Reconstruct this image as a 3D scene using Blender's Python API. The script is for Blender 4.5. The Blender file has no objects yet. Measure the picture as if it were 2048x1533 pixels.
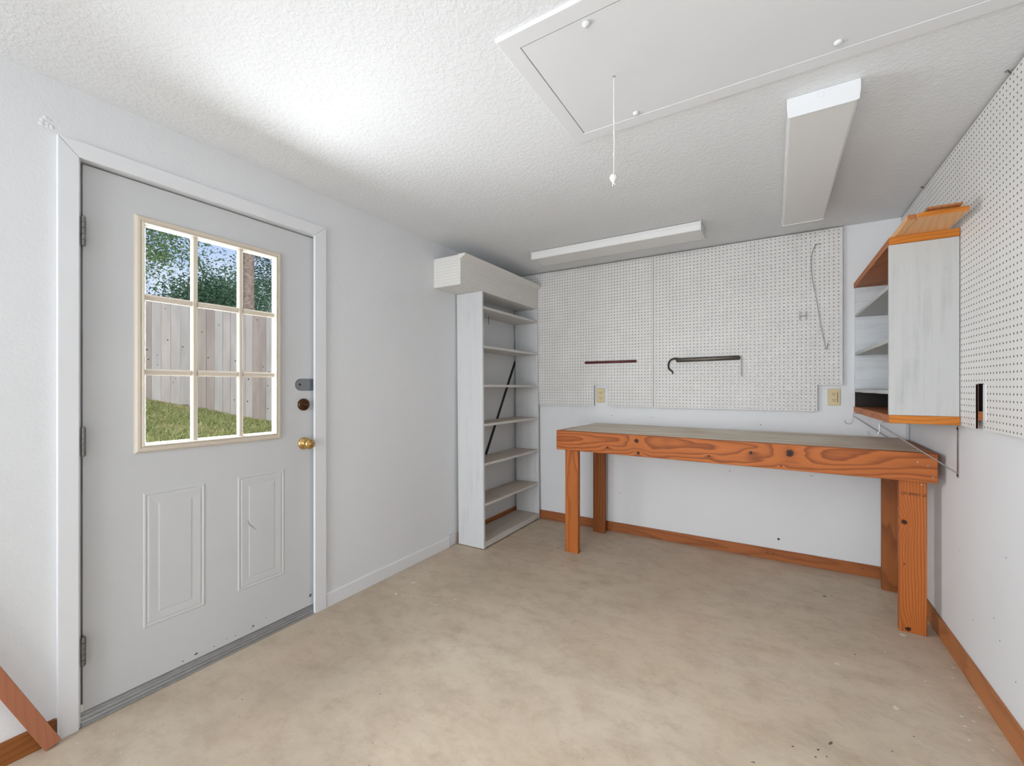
import bpy, math, random
from mathutils import Vector, Matrix
random.seed(7)
C = bpy.context.scene.collection
PI = math.pi
H = 2.292           # ceiling height
W = 2.833           # room width (left wall x=0, right wall x=W, back wall y=0)
YR = -6.9           # rear end of the room behind the camera
Z3 = (0.0, 0.0, 0.0)

# ------------------------------------------------------------------ helpers
def lin(r, g, b):
    f = lambda c: (c/255/12.92) if c <= 10.3 else ((c/255+.055)/1.055)**2.4
    return (f(r), f(g), f(b), 1.0)

class MB:
    """collects shapes of one mesh"""
    def __init__(s):
        s.v = []; s.f = []; s.sm = []
    def add(s, vs, fs, smooth=False):
        n = len(s.v); s.v += [tuple(v) for v in vs]
        s.f += [tuple(i+n for i in f) for f in fs]; s.sm += [smooth]*len(fs)
        return s
    def box(s, x0, x1, y0, y1, z0, z1):
        vs = [(x0,y0,z0),(x1,y0,z0),(x1,y1,z0),(x0,y1,z0),(x0,y0,z1),(x1,y0,z1),(x1,y1,z1),(x0,y1,z1)]
        return s.add(vs, [(0,3,2,1),(4,5,6,7),(0,1,5,4),(1,2,6,5),(2,3,7,6),(3,0,4,7)])
    def hexa(s, bot, top):
        return s.add(list(bot)+list(top), [(0,3,2,1),(4,5,6,7),(0,1,5,4),(1,2,6,5),(2,3,7,6),(3,0,4,7)])
    def prism(s, poly, axis, a, b):
        """poly: list of 2D points (the other two axes, in order), extruded along axis from a to b"""
        def P(u, w, t):
            return {0:(t,u,w), 1:(u,t,w), 2:(u,w,t)}[axis]
        n = len(poly)
        vs = [P(u,w,a) for u,w in poly]+[P(u,w,b) for u,w in poly]
        fs = [tuple(range(n))[::-1], tuple(range(n,2*n))]+[(i,(i+1)%n,n+(i+1)%n,n+i) for i in range(n)]
        return s.add(vs, fs)
    def tube(s, pts, r, n=10, cap=True, smooth=True):
        pts = [Vector(p) for p in pts]; rs = r if isinstance(r, (list, tuple)) else [r]*len(pts)
        vs = []; ref = None
        for i, p in enumerate(pts):
            d = (pts[min(i+1, len(pts)-1)]-pts[max(i-1, 0)]).normalized()
            if ref is None:
                ref = Vector((0,0,1)) if abs(d.z) < .9 else Vector((1,0,0))
            a = d.cross(ref).normalized(); b = a.cross(d).normalized(); ref = b
            for k in range(n):
                t = 2*PI*k/n; vs.append(p+(a*math.cos(t)+b*math.sin(t))*rs[i])
        m = len(pts)
        fs = [(i*n+k, i*n+(k+1)%n, (i+1)*n+(k+1)%n, (i+1)*n+k) for i in range(m-1) for k in range(n)]
        s.add(vs, fs, smooth)
        if cap:
            s.add(vs[:n], [tuple(range(n))]); s.add(vs[-n:], [tuple(range(n))[::-1]])
        return s
    def lathe(s, prof, o, axis, n=24):
        """prof: (radius, height) pairs turned around a direction from o"""
        d = Vector(axis).normalized(); ref = Vector((0,0,1)) if abs(d.z) < .9 else Vector((1,0,0))
        a = d.cross(ref).normalized(); b = d.cross(a).normalized(); o = Vector(o)
        vs = [o+d*h+(a*math.cos(2*PI*k/n)+b*math.sin(2*PI*k/n))*max(r, 1e-5) for r, h in prof for k in range(n)]
        fs = [(i*n+k, i*n+(k+1)%n, (i+1)*n+(k+1)%n, (i+1)*n+k) for i in range(len(prof)-1) for k in range(n)]
        return s.add(vs, fs, True)
    def frame(s, prof, c0, c1, plane):
        """mitred rectangular moulding. prof: (inward offset, height) points; plane maps (u,w,h)->xyz"""
        (u0,w0),(u1,w1) = c0, c1; n = len(prof); vs = []
        for cu, cw, su, sw in ((u0,w0,1,1),(u1,w0,-1,1),(u1,w1,-1,-1),(u0,w1,1,-1)):
            for d, h in prof: vs.append(plane(cu+su*d, cw+sw*d, h))
        fs = [(j*n+i, ((j+1)%4)*n+i, ((j+1)%4)*n+i+1, j*n+i+1) for j in range(4) for i in range(n-1)]
        return s.add(vs, fs)
    def build(s, name, mat, parent=None, loc=None, bevel=0, fix=True):
        me = bpy.data.meshes.new(name); me.from_pydata(s.v, [], s.f)
        me.polygons.foreach_set('use_smooth', s.sm)
        me.materials.append(mat); me.update()
        if fix:
            import bmesh
            bm = bmesh.new(); bm.from_mesh(me)
            bmesh.ops.recalc_face_normals(bm, faces=bm.faces); bm.to_mesh(me); bm.free()
        o = bpy.data.objects.new(name, me); C.objects.link(o)
        if loc: o.location = loc
        if parent: o.parent = parent
        if bevel:
            m = o.modifiers.new('bevel', 'BEVEL'); m.width = bevel; m.segments = 2; m.limit_method = 'ANGLE'
        return o

def box(name, mat, parent, x0, x1, y0, y1, z0, z1, bevel=0):
    return MB().box(x0,x1,y0,y1,z0,z1).build(name, mat, parent, bevel=bevel)
def thing(name, label, cat, loc=Z3, rz=0, group=None):
    o = bpy.data.objects.new(name, None); C.objects.link(o); o.location = loc; o.rotation_euler = (0,0,rz)
    o.empty_display_size = .1
    return tag(o, label, cat, group)
def tag(o, label, cat, group=None):
    o['label'] = label; o['category'] = cat
    if group: o['group'] = group
    return o
def struct(o, label=None, cat=None):
    o['kind'] = 'structure'
    if label: o['label'] = label
    if cat: o['category'] = cat
    return o
def stuff(o, label, cat):
    o['kind'] = 'stuff'; o['label'] = label; o['category'] = cat
    return o

# ------------------------------------------------------------------ materials
class NT:
    def __init__(s, name):
        s.m = bpy.data.materials.new(name); s.m.use_nodes = True; s.t = s.m.node_tree
        s.b = s.t.nodes['Principled BSDF']; s.out = s.t.nodes['Material Output']
    def n(s, typ, **kw):
        nd = s.t.nodes.new(typ)
        for k, v in kw.items():
            if k in nd.inputs: s.set(nd.inputs[k], v)
            else: setattr(nd, k, v)
        return nd
    def set(s, sock, v):
        if isinstance(v, bpy.types.NodeSocket): s.t.links.new(v, sock)
        else: sock.default_value = v
    def math(s, op, a, b=0.0, c=0.0, clamp=False):
        nd = s.t.nodes.new('ShaderNodeMath'); nd.operation = op; nd.use_clamp = clamp
        s.set(nd.inputs[0], a); s.set(nd.inputs[1], b); s.set(nd.inputs[2], c); return nd.outputs[0]
    def mix(s, f, a, b, mode='MIX'):
        nd = s.t.nodes.new('ShaderNodeMix'); nd.data_type = 'RGBA'; nd.blend_type = mode
        s.set(nd.inputs[0], f); s.set(nd.inputs[6], a); s.set(nd.inputs[7], b); return nd.outputs[2]
    def noise(s, vec, scale, detail=4, rough=.55, dist=0):
        nd = s.n('ShaderNodeTexNoise', Scale=scale, Detail=detail, Roughness=rough, Distortion=dist)
        s.set(nd.inputs['Vector'], vec); return nd.outputs['Fac']
    def ramp(s, f, *stops):
        nd = s.t.nodes.new('ShaderNodeValToRGB'); el = nd.color_ramp.elements
        while len(el) < len(stops): el.new(.5)
        for e, (p, c) in zip(el, stops):
            e.position = p; e.color = c if len(c) == 4 else (*c, 1)
        s.set(nd.inputs[0], f); return nd.outputs[0]
    def map(s, vec, scale=(1,1,1), rot=Z3, loc=Z3):
        nd = s.n('ShaderNodeMapping'); s.set(nd.inputs['Vector'], vec)
        nd.inputs['Scale'].default_value = scale; nd.inputs['Rotation'].default_value = rot; nd.inputs['Location'].default_value = loc
        return nd.outputs[0]
    def obj(s): return s.n('ShaderNodeTexCoord').outputs['Object']
    def bump(s, h, strength=.3, dist=.01):
        nd = s.n('ShaderNodeBump'); nd.inputs['Strength'].default_value = strength; nd.inputs['Distance'].default_value = dist
        s.set(nd.inputs['Height'], h); s.t.links.new(nd.outputs[0], s.b.inputs['Normal'])
    def fin(s, col, rough=.6, metal=0, spec=.5):
        s.set(s.b.inputs['Base Color'], col); s.set(s.b.inputs['Roughness'], rough)
        s.b.inputs['Metallic'].default_value = metal; s.b.inputs['Specular IOR Level'].default_value = spec
        return s.m

G = lambda v: (v, v, v, 1)
def paint(name, col, rough=.5, mott=.04, scale=3, bump=0, bscale=120, bdist=.002, spec=.35):
    t = NT(name); v = t.obj(); f = t.noise(v, scale, 5, .6)
    d = tuple(c*(1-mott*2) for c in col[:3])+(1,)
    c = t.mix(t.ramp(f, (.35, G(0)), (.7, G(1))), d, col)
    if bump: t.bump(t.noise(v, bscale, 3, .6), bump, bdist)
    return t.fin(c, rough, 0, spec)
def metal(name, col, rough=.35, mott=.25, scale=40):
    t = NT(name); f = t.noise(t.obj(), scale, 4)
    return t.fin(t.mix(f, tuple(c*(1-mott) for c in col[:3])+(1,), col), t.math('MULTIPLY_ADD', f, .2, rough-.1), 1)

def knockdown(name, col, scale, strength, dist):
    """sprayed and troweled ceiling / wall texture"""
    t = NT(name); v = t.obj()
    a = t.noise(v, scale, 3, .55, .6); b = t.noise(v, scale*.35, 3, .6)
    h = t.math('ADD', t.ramp(a, (.42, G(0)), (.60, G(1))), t.math('MULTIPLY', b, .5))
    t.bump(h, strength, dist)
    f = t.noise(v, 1.3, 4, .6)
    return t.fin(t.mix(t.ramp(f, (.3, G(0)), (.7, G(1))), tuple(c*.96 for c in col[:3])+(1,), col), .75, 0, .2)

def wood(name, light, dark, axis=0, freq=26, tilt=.05, knots=(), warp=.012, rough=.55, seed=0.0, line=.55, mott=.25, off=(0,0,0), spec=.3):
    """sawn softwood: growth rings around a slightly tilted axis along the board, with knots"""
    t = NT(name); v = t.map(t.obj(), loc=(seed, seed*1.7, seed*.6))
    raw = t.obj()
    # ring coordinate: bring grain axis to X
    rot = {0:(0,0,0), 1:(0,0,-PI/2), 2:(0,PI/2,0)}[axis]
    g = t.map(raw, rot=rot)
    g2 = t.map(g, rot=(0,tilt,tilt*1.3), loc=off)
    n1 = t.n('ShaderNodeTexNoise', Scale=1.0, Detail=3.0, Roughness=.5); t.set(n1.inputs['Vector'], t.map(g, (1.6,7,7), loc=(seed,seed,seed)))
    sub = t.n('ShaderNodeVectorMath', operation='SUBTRACT'); t.set(sub.inputs[0], n1.outputs['Color']); sub.inputs[1].default_value = (.5,.5,.5)
    sc = t.n('ShaderNodeVectorMath', operation='SCALE'); t.set(sc.inputs[0], sub.outputs[0]); sc.inputs['Scale'].default_value = warp*6
    ad = t.n('ShaderNodeVectorMath', operation='ADD'); t.set(ad.inputs[0], g2); t.set(ad.inputs[1], sc.outputs[0])
    sp = t.n('ShaderNodeSeparateXYZ'); t.set(sp.inputs[0], ad.outputs[0])
    r = t.math('SQRT', t.math('ADD', t.math('MULTIPLY', sp.outputs[1], sp.outputs[1]), t.math('MULTIPLY', sp.outputs[2], sp.outputs[2])))
    kn = None
    for (kx, ky, kz, kr) in knots:
        q = t.n('ShaderNodeVectorMath', operation='SUBTRACT'); t.set(q.inputs[0], raw); q.inputs[1].default_value = (kx,ky,kz)
        qs = t.map(q.outputs[0], {0:(.45,1,1), 1:(1,.45,1), 2:(1,1,.45)}[axis])
        ln = t.n('ShaderNodeVectorMath', operation='LENGTH'); t.set(ln.inputs[0], qs)
        e = t.math('EXPONENT', t.math('MULTIPLY', t.math('POWER', t.math('DIVIDE', ln.outputs['Value'], kr*2.4), 2.0), -1.0))
        r = t.math('ADD', r, t.math('MULTIPLY', e, kr*1.6))
        l2 = t.n('ShaderNodeVectorMath', operation='LENGTH'); t.set(l2.inputs[0], q.outputs[0])
        wob = t.math('ADD', l2.outputs['Value'], t.math('MULTIPLY', t.math('SUBTRACT', t.noise(raw, 60, 3), .5), kr*.9))
        k = t.math('SUBTRACT', 1.0, t.math('DIVIDE', wob, kr), clamp=True)
        kn = k if kn is None else t.math('MAXIMUM', kn, k)
    ph = t.math('FRACT', t.math('MULTIPLY', r, freq))
    late = t.ramp(ph, (0, G(0)), (.45, G(.15)), (.86, G(1)), (1, G(0)))
    fib = t.noise(t.map(g, (3, 160, 160)), 1.0, 3, .6)
    mo = t.noise(t.map(g, (1.2, 6, 6), loc=(3+seed,1,2)), 1.0, 4, .6)
    c = t.mix(t.math('MULTIPLY', late, line), light, dark)
    c = t.mix(t.math('MULTIPLY', t.math('SUBTRACT', fib, .3, clamp=True), .45), c, dark)
    mid = tuple(.5*(a+b) for a, b in zip(light, dark))
    c = t.mix(t.math('MULTIPLY', t.ramp(mo, (.35, G(0)), (.75, G(1))), mott*2), c, mid)
    if kn is not None:
        kd = (dark[0]*.16, dark[1]*.14, dark[2]*.16, 1)
        c = t.mix(t.ramp(kn, (0, G(0)), (.15, G(.75)), (.5, G(1))), c, kd)
    t.bump(t.math('ADD', late, fib), .12, .001)
    return t.fin(c, rough, 0, spec)

def worn_white(name, white, under, axis=2, amount=.5, rough=.6):
    """brushed thin white paint letting the wood show through in streaks"""
    t = NT(name); v = t.obj()
    s = {0:(1.2,22,22), 1:(22,1.2,22), 2:(22,22,1.2)}[axis]
    a = t.noise(t.map(v, s), 1.6, 5, .65); b = t.noise(v, 5, 5, .65); sp = t.noise(v, 45, 4, .7)
    f = t.math('MULTIPLY', t.ramp(a, (.45, G(0)), (.8, G(1))), t.ramp(b, (.4, G(.1)), (.7, G(1))))
    c = t.mix(t.math('MULTIPLY', f, amount), white, under)
    c = t.mix(t.math('MULTIPLY', t.ramp(sp, (.68, G(0)), (.78, G(1))), amount*.5), c, under)
    t.bump(a, .15, .001)
    return t.fin(c, rough, 0, .3)

M = {}
M['wall'] = paint('wall_paint', (.70,.713,.73,1), .55, .012, 2.5, .12, 90, .0015)
M['wall_tex'] = knockdown('wall_orange_peel', (.70,.713,.73,1), 70, .10, .0022)
M['ceil'] = knockdown('ceiling_knockdown', (.73,.748,.768,1), 60, .22, .004)
M['trim'] = paint('trim_gloss_white', (.71,.72,.74,1), .35, .01, 3, spec=.45)
M['door'] = paint('door_grey_paint', (.57,.58,.59,1), .42, .02, 2.5, .06, 200, .0005, .4)
M['cream'] = paint('cream_plastic', (.62,.555,.465,1), .4, .02, 8)
M['bead'] = paint('white_glazing_bead', (.78,.76,.70,1), .4, .02, 8)
M['peg'] = paint('pegboard_white_hardboard', (.69,.68,.665,1), .5, .04, 5, spec=.3)
M['pegR'] = paint('pegboard_clean_white', (.68,.675,.665,1), .5, .02, 3, spec=.3)
M['hardboard'] = paint('raw_brown_hardboard', (.045,.030,.020,1), .8, .1, 40)
M['holepaint'] = paint('painted_hole_edge', (.17,.165,.155,1), .8, .1, 40)
M['fixture'] = paint('fixture_enamel', (.71,.725,.745,1), .3, .01, 3, spec=.5)
M['case'] = worn_white('worn_white_bookcase', (.60,.61,.62,1), (.36,.355,.35,1), 2, .7)
M['case_h'] = worn_white('worn_white_shelf_edge', (.60,.59,.57,1), (.34,.27,.21,1), 1, .8)
M['shelfy'] = worn_white('worn_shelf_top', (.52,.46,.40,1), (.26,.19,.13,1), 1, .9)
M['vwhite'] = worn_white('valance_white', (.70,.69,.665,1), (.52,.50,.47,1), 1, .45)
M['cab'] = worn_white('whitewashed_plywood', (.465,.47,.465,1), (.22,.225,.225,1), 2, .8)
M['cab_in'] = worn_white('whitewashed_inside', (.62,.64,.66,1), (.27,.29,.32,1), 0, .9)
M['darkwood'] = paint('near_black_wood', (.018,.011,.008,1), .6, .2, 6)  # near-black: dark stain plus the cabinet compartment's shade; reused for fence knots
PL = lin(205,122,58); PD = lin(126,58,20)
def pine(name, axis=0, **k): return wood(name, k.pop('light', PL), k.pop('dark', PD), axis, **k)
M['base'] = pine('stained_baseboard', 0, freq=55, tilt=.03, light=lin(168,100,54), dark=lin(100,54,26), off=(0,.05,.03))
M['legC_'] = pine('dark_stained_baseboard', 1, freq=55, tilt=.03, light=lin(148,90,42), dark=lin(96,54,22), off=(0,.05,.03))
M['base_y'] = pine('stained_baseboard_side', 1, freq=55, tilt=.03, light=lin(182,118,72), dark=lin(124,74,40), off=(0,.05,.03))
M['mahog'] = pine('reddish_wood_strip', 2, freq=60, light=lin(170,110,82), dark=lin(136,82,58), line=.3)
M['cabwood'] = pine('amber_cabinet_wood', 0, freq=70, light=lin(198,122,42), dark=lin(128,66,14), off=(0,.08,.05))
M['cabwood_y'] = pine('amber_cabinet_wood_long', 1, freq=45, light=lin(186,112,62), dark=lin(104,56,26), off=(0,.08,.05))
M['blonde'] = pine('pale_plywood', 1, freq=60, light=lin(226,178,128), dark=lin(190,132,84), line=.4, off=(0,.1,.05))
M['brown'] = pine('brown_board', 1, freq=60, light=lin(168,108,64), dark=lin(120,70,36), off=(0,.1,.05))
M['alu'] = metal('mill_aluminium', (.62,.62,.62,1), .36, .25, 30)
M['steel'] = metal('dull_steel', (.42,.42,.42,1), .42, .35, 60)
M['hinge'] = metal('worn_hinge_steel', (.30,.30,.30,1), .45, .5, 80)
M['galv'] = metal('grey_latch_plate', (.32,.345,.37,1), .5, .15, 90)
M['wire'] = metal('bright_wire', (.46,.46,.46,1), .42, .2, 60)
M['brass'] = metal('polished_brass', (.66,.43,.16,1), .2, .12, 30)
M['bronze'] = metal('dark_bronze', (.11,.055,.028,1), .38, .3, 40)
M['strap'] = metal('dark_strap_steel', (.085,.08,.075,1), .6, .4, 25)
M['browniron'] = metal('brown_grey_iron', (.20,.175,.155,1), .5, .4, 25)
M['black'] = paint('black_iron', (.012,.012,.013,1), .5, .2, 20)
M['gap'] = paint('dark_gasket', (.02,.02,.02,1), .8, .2, 20)
M['red'] = paint('dark_red_enamel', (.125,.022,.018,1), .45, .25, 25)
M['ivory'] = paint('ivory_plastic', (.62,.51,.30,1), .4, .03, 12)
M['cord'] = paint('white_cord', (.74,.73,.70,1), .7, .05, 40)
M['splat'] = paint('spilled_white_paint', (.70,.66,.60,1), .6, .06, 30)
M['stain'] = paint('dark_floor_spot', (.155,.125,.10,1), .7, .2, 40)
M['scuff'] = paint('scuff', (.16,.16,.16,1), .7, .2, 40)
M['ink'] = paint('stamp_ink', (.055,.035,.02,1), .8, .3, 60)

# lens acrylic of the lamps
t = NT('prismatic_acrylic'); v = t.obj(); t.bump(t.noise(v, 260, 2), .05, .0006)
M['lens'] = t.fin((.70,.70,.69,1), .22, 0, .5)
# glass: thin clear pane
t = NT('clear_glass'); tr = t.n('ShaderNodeBsdfTransparent'); gl = t.n('ShaderNodeBsdfGlossy', Roughness=.02)
lw = t.n('ShaderNodeLayerWeight', Blend=.25); mx = t.n('ShaderNodeMixShader')
t.set(mx.inputs[0], t.math('MULTIPLY', lw.outputs['Fresnel'], .35)); t.set(mx.inputs[1], tr.outputs[0]); t.set(mx.inputs[2], gl.outputs[0])
t.t.links.new(mx.outputs[0], t.out.inputs[0]); M['glass'] = t.m
# floor: bare stained concrete
t = NT('stained_concrete'); v = t.obj()
a = t.noise(v, 1.3, 8, .68, .1); b = t.noise(t.map(v, (2.2,4.0,1), rot=(0,0,.6)), 2.2, 9, .68, .15); c_ = t.noise(v, 110, 4, .7)
col = t.ramp(a, (.32, lin(180,166,148)), (.5, lin(194,179,159)), (.68, lin(202,189,170)))
col = t.mix(t.math('MULTIPLY', t.ramp(b, (.46, G(0)), (.70, G(1))), .42), col, lin(152,134,115))
d_ = t.noise(v, 11, 7, .72); col = t.mix(t.math('MULTIPLY', t.ramp(d_, (.50, G(0)), (.72, G(1))), .38), col, lin(142,122,102))
col = t.mix(t.math('MULTIPLY', t.ramp(d_, (.30, G(1)), (.44, G(0))), .25), col, lin(210,196,176))
w = t.noise(v, .8, 4, .55); col = t.mix(t.math('MULTIPLY', t.ramp(w, (.5, G(0)), (.7, G(1))), .35), col, lin(202,174,150))
col = t.mix(t.math('MULTIPLY', t.ramp(c_, (.58, G(0)), (.74, G(1))), .32), col, lin(132,112,92))
col = t.mix(t.math('MULTIPLY', t.ramp(t.noise(t.map(v, (5,16,1), rot=(0,0,-.6)), 3, 4, .7), (.66, G(0)), (.78, G(1))), .3), col, lin(140,118,98))
t.bump(t.noise(v, 35, 5, .65), .12, .002)
M['floor'] = t.fin(col, t.math('MULTIPLY_ADD', a, .25, .45), 0, .3)
# bench top: grey painted plywood with streaks
t = NT('grey_painted_plywood'); v = t.obj()
a = t.noise(t.map(v, (1.5,16,8)), 1.4, 6, .65, .5); b = t.noise(v, 4, 5, .6)
col = t.ramp(a, (.3, lin(184,168,147)), (.5, lin(210,200,184)), (.7, lin(224,217,205)))
col = t.mix(t.math('MULTIPLY', t.ramp(b, (.5, G(0)), (.72, G(1))), .5), col, lin(190,170,136))
M['benchtop'] = t.fin(col, .6, 0, .3)
# outside
def outdoor(name, c1, c2, scale, rough=.9):
    t = NT(name); f = t.noise(t.obj(), scale, 5, .65)
    return t.fin(t.mix(t.ramp(f, (.35, G(0)), (.65, G(1))), c1, c2), rough, 0, .1)
M['soil'] = outdoor('yard_soil', lin(120,118,72), lin(150,138,98), 3)
M['bark'] = outdoor('bark', lin(120,104,92), lin(168,150,136), 14)
def leafmat(name, c1, c2):
    t = NT(name); f = t.noise(t.obj(), 2.2, 3, .6)
    oi = t.n('ShaderNodeNewGeometry').outputs['Random Per Island']
    c = t.mix(t.math('MULTIPLY_ADD', oi, .6, t.math('MULTIPLY', f, .4)), c1, c2)
    df = t.n('ShaderNodeBsdfDiffuse', Color=c); tl = t.n('ShaderNodeBsdfTranslucent', Color=c); mx = t.n('ShaderNodeMixShader')
    mx.inputs[0].default_value = .35; t.set(mx.inputs[1], df.outputs[0]); t.set(mx.inputs[2], tl.outputs[0])
    t.t.links.new(mx.outputs[0], t.out.inputs[0]); return t.m
M['leafA'] = leafmat('leaf_mid_green', (.11,.19,.07,1), (.30,.42,.20,1))
M['leafB'] = leafmat('leaf_blue_green', (.07,.14,.08,1), (.17,.29,.17,1))
M['grass'] = leafmat('grass_blade', (.17,.22,.06,1), (.50,.49,.24,1))
def picket_mat(i):
    k = random.uniform(-24, 12); w = random.uniform(-4, 5)
    return wood('weathered_picket', lin(188+k+w, 180+k, 173+k-w*.5), lin(130+k+w, 122+k, 116+k), 2, freq=120, tilt=.012, line=.38, mott=.6, seed=i*1.37, rough=.85, off=(0,.06,.04), spec=.1)

# ------------------------------------------------------------------ the room shell
struct(box('floor', M['floor'], None, -.02, W+.1, YR, .1, -.1, 0), 'bare beige stained concrete floor', 'floor')
FL = bpy.data.objects['floor']
struct(box('ceiling', M['ceil'], None, -.12, W+.1, YR, .1, H, H+.1), 'white knockdown-textured ceiling', 'ceiling')
DY0, DY1, DZ = -3.060, -2.124, 2.046      # rough door opening
wl = MB().box(-.12,0,YR,DY0-.02,0,H).box(-.12,0,DY1+.02,.1,0,H).box(-.12,0,DY0-.02,DY1+.02,DZ+.02,H)
struct(wl.build('wall_left', M['wall_tex'], None), 'white left wall with the door', 'wall')
wb = box('wall_back', M['wall'], None, 0, W, 0, .1, 0, H)
struct(wb, 'white back wall behind the workbench', 'wall')
# right wall with a pocket for the outlet opening seen through the pegboard slot
PY0, PY1, PZ0, PZ1 = -1.215, -1.105, 1.128, 1.245
wr = MB().box(W,W+.1,YR,PY0,0,H).box(W,W+.1,PY1,.1,0,H).box(W,W+.1,PY0,PY1,0,PZ0).box(W,W+.1,PY0,PY1,PZ1,H).box(W+.06,W+.1,PY0,PY1,PZ0,PZ1)
WR = struct(wr.build('wall_right', M['wall'], None), 'white right wall below and behind the pegboard', 'wall')
MB().box(W+.052,W+.058,PY0+.002,PY1-.002,PZ0+.002,PZ1-.002).box(W+.001,W+.058,PY1-.006,PY1-.001,PZ0+.002,PZ1-.002).box(W+.001,W+.058,PY0+.001,PY0+.006,PZ0+.002,PZ1-.002)\
  .build('dark_box', M['black'], WR)
# unseen wall behind the camera; its opening is added for the fill lamp
rear = MB().box(-.12,.12,YR-.1,YR,0,H).box(2.2,W+.1,YR-.1,YR,0,H).box(.12,2.2,YR-.1,YR,2.1,H)
struct(rear.build('wall_rear', M['wall'], None), 'unseen wall behind the viewer with an added opening for the fill lamp', 'wall')

# baseboards
bbp = lambda y0,y1,x,h,t_: None
o = MB().prism([(.0,0),(.012,0),(.012,.070),(.007,.080),(.0,.080)], 1, -2.078, -1.02).build('baseboard_left', M['trim'], None)
struct(o, 'white baseboard between door and bookcase', 'baseboard')
MB().prism([(.0,.004),(.011,.004),(.011,.088),(.0,.088)], 1, -1.018, -.945).build('end_piece', M['case'], o)
MB().box(.0,.012,-.905,-.02,.0,.078).build('stained_length', M['base_y'], o)
MB().box(.0,.013,-3.9,-3.124,.001,.076).build('stained_length', M['legC_'], o)
o = box('baseboard_back', M['base'], None, .0, W, -.012, 0, 0, .078, .002)
struct(o, 'orange-brown stained baseboard under the workbench', 'baseboard')
o = box('baseboard_right', M['base_y'], None, W-.013, W, -4.2, -.012, 0, .092, .002)
struct(o, 'orange-brown stained baseboard on the right wall', 'baseboard')
for xx in (2.09, 2.13, 2.62):
    MB().lathe([(0,.0004),(.0035,.0004),(.0035,0)], (xx,-.0122,.048), (0,-1,0), 10).build('nail_hole', M['ink'], bpy.data.objects['baseboard_back'])

# marks on walls
MB().lathe([(0,.0006),(.006,.0004),(.008,.0)], (2.159,-.0002,.151), (0,-1,0), 12).build('hole', M['ink'], wb)
for (x, z) in ((1.02,.33),(1.28,.98),(1.85,.60),(.95,.985),(2.05,.955),(2.63,1.62),(2.35,.62)):
    MB().lathe([(0,.0005),(.003,.0003),(.0035,0)], (x,-.0002,z), (0,-1,0), 8).build('nail_hole', M['scuff'], wb)
for (y, z) in ((-1.25,.36),(-.9,.5),(-1.35,.62),(-1.05,.26),(-1.42,.22),(-1.3,.3)):
    MB().lathe([(0,.0005),(.0022,.0003),(.003,0)], (W-.0002,y,z), (-1,0,0), 8).build('nail_hole', M['scuff'], WR)
b = MB()
for k in range(7):
    r = random.uniform(.006,.012)
    b.lathe([(0,r*.26),(r*.6,r*.20),(r,.0)], (0,-3.142+random.uniform(-.016,.016),2.137+random.uniform(-.014,.012)), (1,0,0), 10)
b.build('filler_lump', M['wall'], bpy.data.objects['wall_left'])

# ------------------------------------------------------------------ floor spots (spilled paint and oil)
def blot(mb, x, y, r, z, el=1.0, ang=0):
    n = 11; vs = [(x,y,z)]
    for k in range(n):
        t = 2*PI*k/n; q = r*random.uniform(.65,1.25); u, w = q*math.cos(t), q*math.sin(t)*el
        vs.append((x+u*math.cos(ang)-w*math.sin(ang), y+u*math.sin(ang)+w*math.cos(ang), z))
    mb.add(vs, [(0,1+k,1+(k+1)%n) for k in range(n)])
WH = [(0.217,-1.760,0.0261),(0.206,-1.600,0.0275),(0.264,-1.747,0.0095),(0.318,-1.741,0.0103),(0.354,-1.715,0.0077),(0.408,-1.735,0.0067),(0.469,-1.673,0.0093),(0.470,-1.733,0.0075),(0.505,-1.735,0.0165),(0.564,-1.629,0.0127),(0.241,-1.381,0.0107),(0.159,-1.412,0.0069),(0.153,-1.381,0.0045),(0.107,-1.397,0.0040),(0.112,-1.316,0.0046),(0.179,-1.310,0.0060),(0.380,-1.267,0.0069),(0.341,-1.287,0.0044),(0.057,-1.410,0.0120),(0.266,-1.445,0.0048),(0.266,-1.472,0.0033),(0.268,-1.603,0.0045),(0.217,-1.671,0.0040),(0.201,-1.697,0.0036),(0.691,-1.625,0.0058),(0.565,-1.708,0.0049),(0.274,-1.923,0.0041),(0.573,-1.761,0.0036),(0.196,-1.109,0.0053),(0.077,-1.691,0.0037),(0.106,-1.661,0.0032),(0.295,-1.352,0.0034),
(2.145,-1.088,0.0066),(2.672,-0.752,0.02),(2.569,-0.974,0.0087),(2.798,-0.964,0.0093),(2.772,-1.057,0.0090),(2.667,-1.145,0.0089),(2.368,-1.195,0.0178),(2.527,-1.403,0.0204),(2.724,-1.332,0.0109),(2.755,-1.342,0.0098),(2.718,-1.389,0.0087),(2.801,-1.235,0.0128),(2.707,-1.469,0.0102),(2.759,-1.486,0.0081),(2.236,-1.136,0.0050),(2.719,-1.415,0.0038),(0.087,-3.089,0.0054),(0.138,-3.007,0.0049),(0.120,-2.913,0.0037),(0.209,-3.072,0.0039),(0.154,-3.116,0.0026),(0.132,-3.124,0.0026),(0.174,-3.017,0.0027),(0.131,-3.092,0.0027),(0.041,-3.169,0.0040)]
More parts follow.
